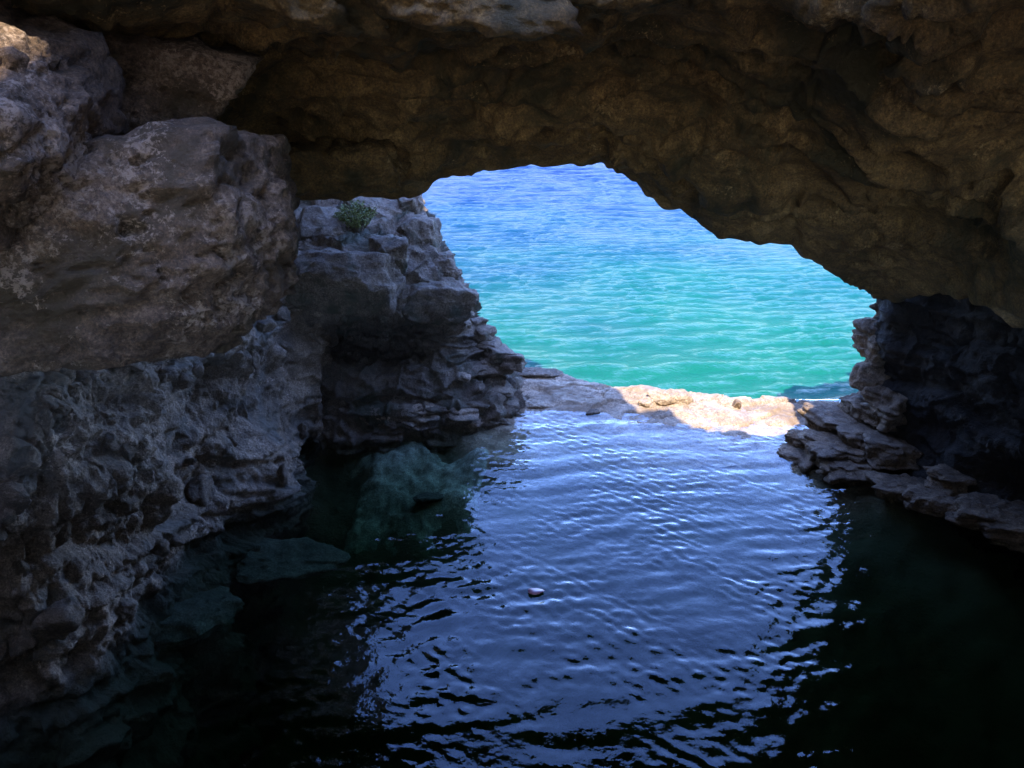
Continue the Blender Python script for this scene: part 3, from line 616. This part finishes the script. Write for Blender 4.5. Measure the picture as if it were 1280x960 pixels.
# ------------------------------------------------------------------ rocks under the pool water
def sunk(label, px, py, z, sz, seed, rot=(0, 0, 0), mat=None):
    o = rock('submerged_rock', mat or M_SUBM, Q(px, py, z), sz, seed, rot, sub=5, box=0.2, cuts=8, k=9, amp=0.08, freq=2.6, octv=5, extra=layered(seed, 0.08, 0.1, 0.22, 2.0)); tag(o, label, 'rock', 'rocks under the pool water'); return o
M_PALE = rock_mat('painted_glow_rock', (0.13, 0.135, 0.095), (0.24, 0.245, 0.18), (0.40, 0.41, 0.31), bump=0.4)  # pale colour paints the green underwater glow onto the bed
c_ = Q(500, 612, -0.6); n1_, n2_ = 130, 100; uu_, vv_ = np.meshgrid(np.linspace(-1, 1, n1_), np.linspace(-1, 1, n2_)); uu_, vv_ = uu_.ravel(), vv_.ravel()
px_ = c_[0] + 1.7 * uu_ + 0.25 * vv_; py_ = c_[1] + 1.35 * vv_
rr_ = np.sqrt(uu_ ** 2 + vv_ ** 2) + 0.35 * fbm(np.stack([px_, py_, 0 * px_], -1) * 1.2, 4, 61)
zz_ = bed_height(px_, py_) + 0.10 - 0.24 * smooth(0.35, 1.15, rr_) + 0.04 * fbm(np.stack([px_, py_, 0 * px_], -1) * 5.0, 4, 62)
tag(link('painted_glow_patch', mesh_from('painted_glow_patch', np.stack([px_, py_, zz_], -1), grid_faces(n2_, n1_), M_PALE)), kind='structure')
sunk('long flat slab under water nearest the wall bend', 300, 655, -0.45, (0.5, 0.26, 0.1), 42, (0, 0.1, 0.5))
sunk('flat grey slab under water in the middle of the left shallows', 350, 706, -0.6, (0.62, 0.4, 0.12), 43, (0, 0.08, 0.35))
sunk('broad dim slab under water at the foot of the near wall', 230, 770, -0.5, (0.7, 0.32, 0.14), 44, (0, 0.1, 0.6))
sunk('small pale stone under water below the wall bend', 340, 630, -0.2, (0.2, 0.12, 0.06), 45, (0, 0.1, 0.4))
sunk('dark rock lying on the patch painted pale for the green glow', 535, 622, -0.5, (0.2, 0.10, 0.05), 46, (0, 0, 0.2), M_BED)

# ------------------------------------------------------------------ shrub on the outcrop
M_LEAF, nt, N, L = new_mat('shrub_leaf')
out = N.new('ShaderNodeOutputMaterial'); b = N.new('ShaderNodeBsdfPrincipled'); L.new(b.outputs[0], out.inputs[0])
tcn = N.new('ShaderNodeTexCoord'); nz = N.new('ShaderNodeTexNoise'); nz.inputs['Scale'].default_value = 14; L.new(tcn.outputs['Object'], nz.inputs['Vector'])
rr = ramp(N, [(0.3, (0.06, 0.08, 0.012)), (0.7, (0.17, 0.18, 0.03))]); L.new(nz.outputs[0], rr.inputs[0]); L.new(rr.outputs[0], b.inputs['Base Color']); b.inputs['Roughness'].default_value = 0.6
M_STEM, nt, N, L = new_mat('shrub_stem')
out = N.new('ShaderNodeOutputMaterial'); b = N.new('ShaderNodeBsdfPrincipled'); L.new(b.outputs[0], out.inputs[0]); b.inputs['Base Color'].default_value = (0.09, 0.06, 0.035, 1); b.inputs['Roughness'].default_value = 0.8
def shrub(label, loc, rad, hgt, nst, seed):
    rng = random.Random(seed); root = bpy.data.objects.new('shrub', None); COL.objects.link(root); root.location = loc; root.empty_display_size = 0.1
    tag(root, label, 'shrub')
    sv, sf, lv, lf = [], [], [], []
    for s_ in range(nst):
        a = rng.uniform(0, 6.283); rr_ = rad * math.sqrt(rng.random()); p0 = np.array([0.25 * rr_ * math.cos(a), 0.25 * rr_ * math.sin(a), -0.05]); p1 = np.array([rr_ * math.cos(a), rr_ * math.sin(a), hgt * rng.uniform(0.65, 1.0) * (1 - 0.4 * (rr_ / rad) ** 2)])
        b0 = len(sv)
        for (pp, w) in ((p0, 0.006), (0.5 * (p0 + p1) + np.array([0, 0, 0.02]), 0.0045), (p1, 0.002)):
            for q in range(3): sv.append(pp + w * np.array([math.cos(q * 2.094), math.sin(q * 2.094), 0]))
        for r_ in range(2):
            for q in range(3): sf.append((b0 + r_ * 3 + q, b0 + r_ * 3 + (q + 1) % 3, b0 + r_ * 3 + 3 + (q + 1) % 3, b0 + r_ * 3 + 3 + q))
        for _ in range(46):
            t = rng.uniform(0.25, 1.05); c = p0 + (p1 - p0) * t; d = np.array([rng.gauss(0, 1), rng.gauss(0, 1), rng.gauss(0.5, 0.8)]); d /= np.linalg.norm(d)
            sd = np.cross(d, [rng.gauss(0, 1), rng.gauss(0, 1), rng.gauss(0, 1)]); sd /= max(np.linalg.norm(sd), 1e-6); l = rng.uniform(0.022, 0.045); w = l * 0.22
            b1 = len(lv); lv += [c, c + d * l * 0.5 + sd * w, c + d * l, c + d * l * 0.5 - sd * w]; lf.append((b1, b1 + 1, b1 + 2, b1 + 3))
    link('stem', mesh_from('stem', sv, sf, M_STEM), root); link('foliage', mesh_from('foliage', lv, lf, M_LEAF, False), root)
shrub('round green shrub growing on the outcrop ledge', snap(oc_g, 448, 285, 12.3), 0.30, 0.42, 60, 1)
shrub('small green tuft just left of the round shrub', snap(oc_g, 425, 275, 12.4), 0.13, 0.2, 18, 2)

# ------------------------------------------------------------------ a leaf afloat
M_RED, nt, N, L = new_mat('red_leaf')
out = N.new('ShaderNodeOutputMaterial'); b = N.new('ShaderNodeBsdfPrincipled'); L.new(b.outputs[0], out.inputs[0]); b.inputs['Base Color'].default_value = (0.24, 0.10, 0.11, 1); b.inputs['Roughness'].default_value = 0.4
lp = Q(669, 739, 0.012); n_ = 14
lv = [(0, 0, 0.0)] + [(0.085 * math.cos(t) * (1 + 0.15 * math.cos(3 * t)), 0.06 * math.sin(t), 0.005 * math.cos(2 * t) + 0.003) for t in np.linspace(0, 6.283, n_, endpoint=False)]
lo = [(a, b_, c - 0.002) for a, b_, c in lv]; fl = [(0, 1 + k, 1 + (k + 1) % n_) for k in range(n_)] + [(n_ + 1, n_ + 2 + (k + 1) % n_, n_ + 2 + k) for k in range(n_)]
fl += [(1 + k, n_ + 2 + k, n_ + 2 + (k + 1) % n_) for k in range(n_)] + [(1 + k, n_ + 2 + (k + 1) % n_, 1 + (k + 1) % n_) for k in range(n_)]
tag(link('floating_leaf', mesh_from('floating_leaf', lv + lo, fl, M_RED), None, tuple(lp)), 'small reddish curled leaf floating alone on the blue pool', 'leaf')
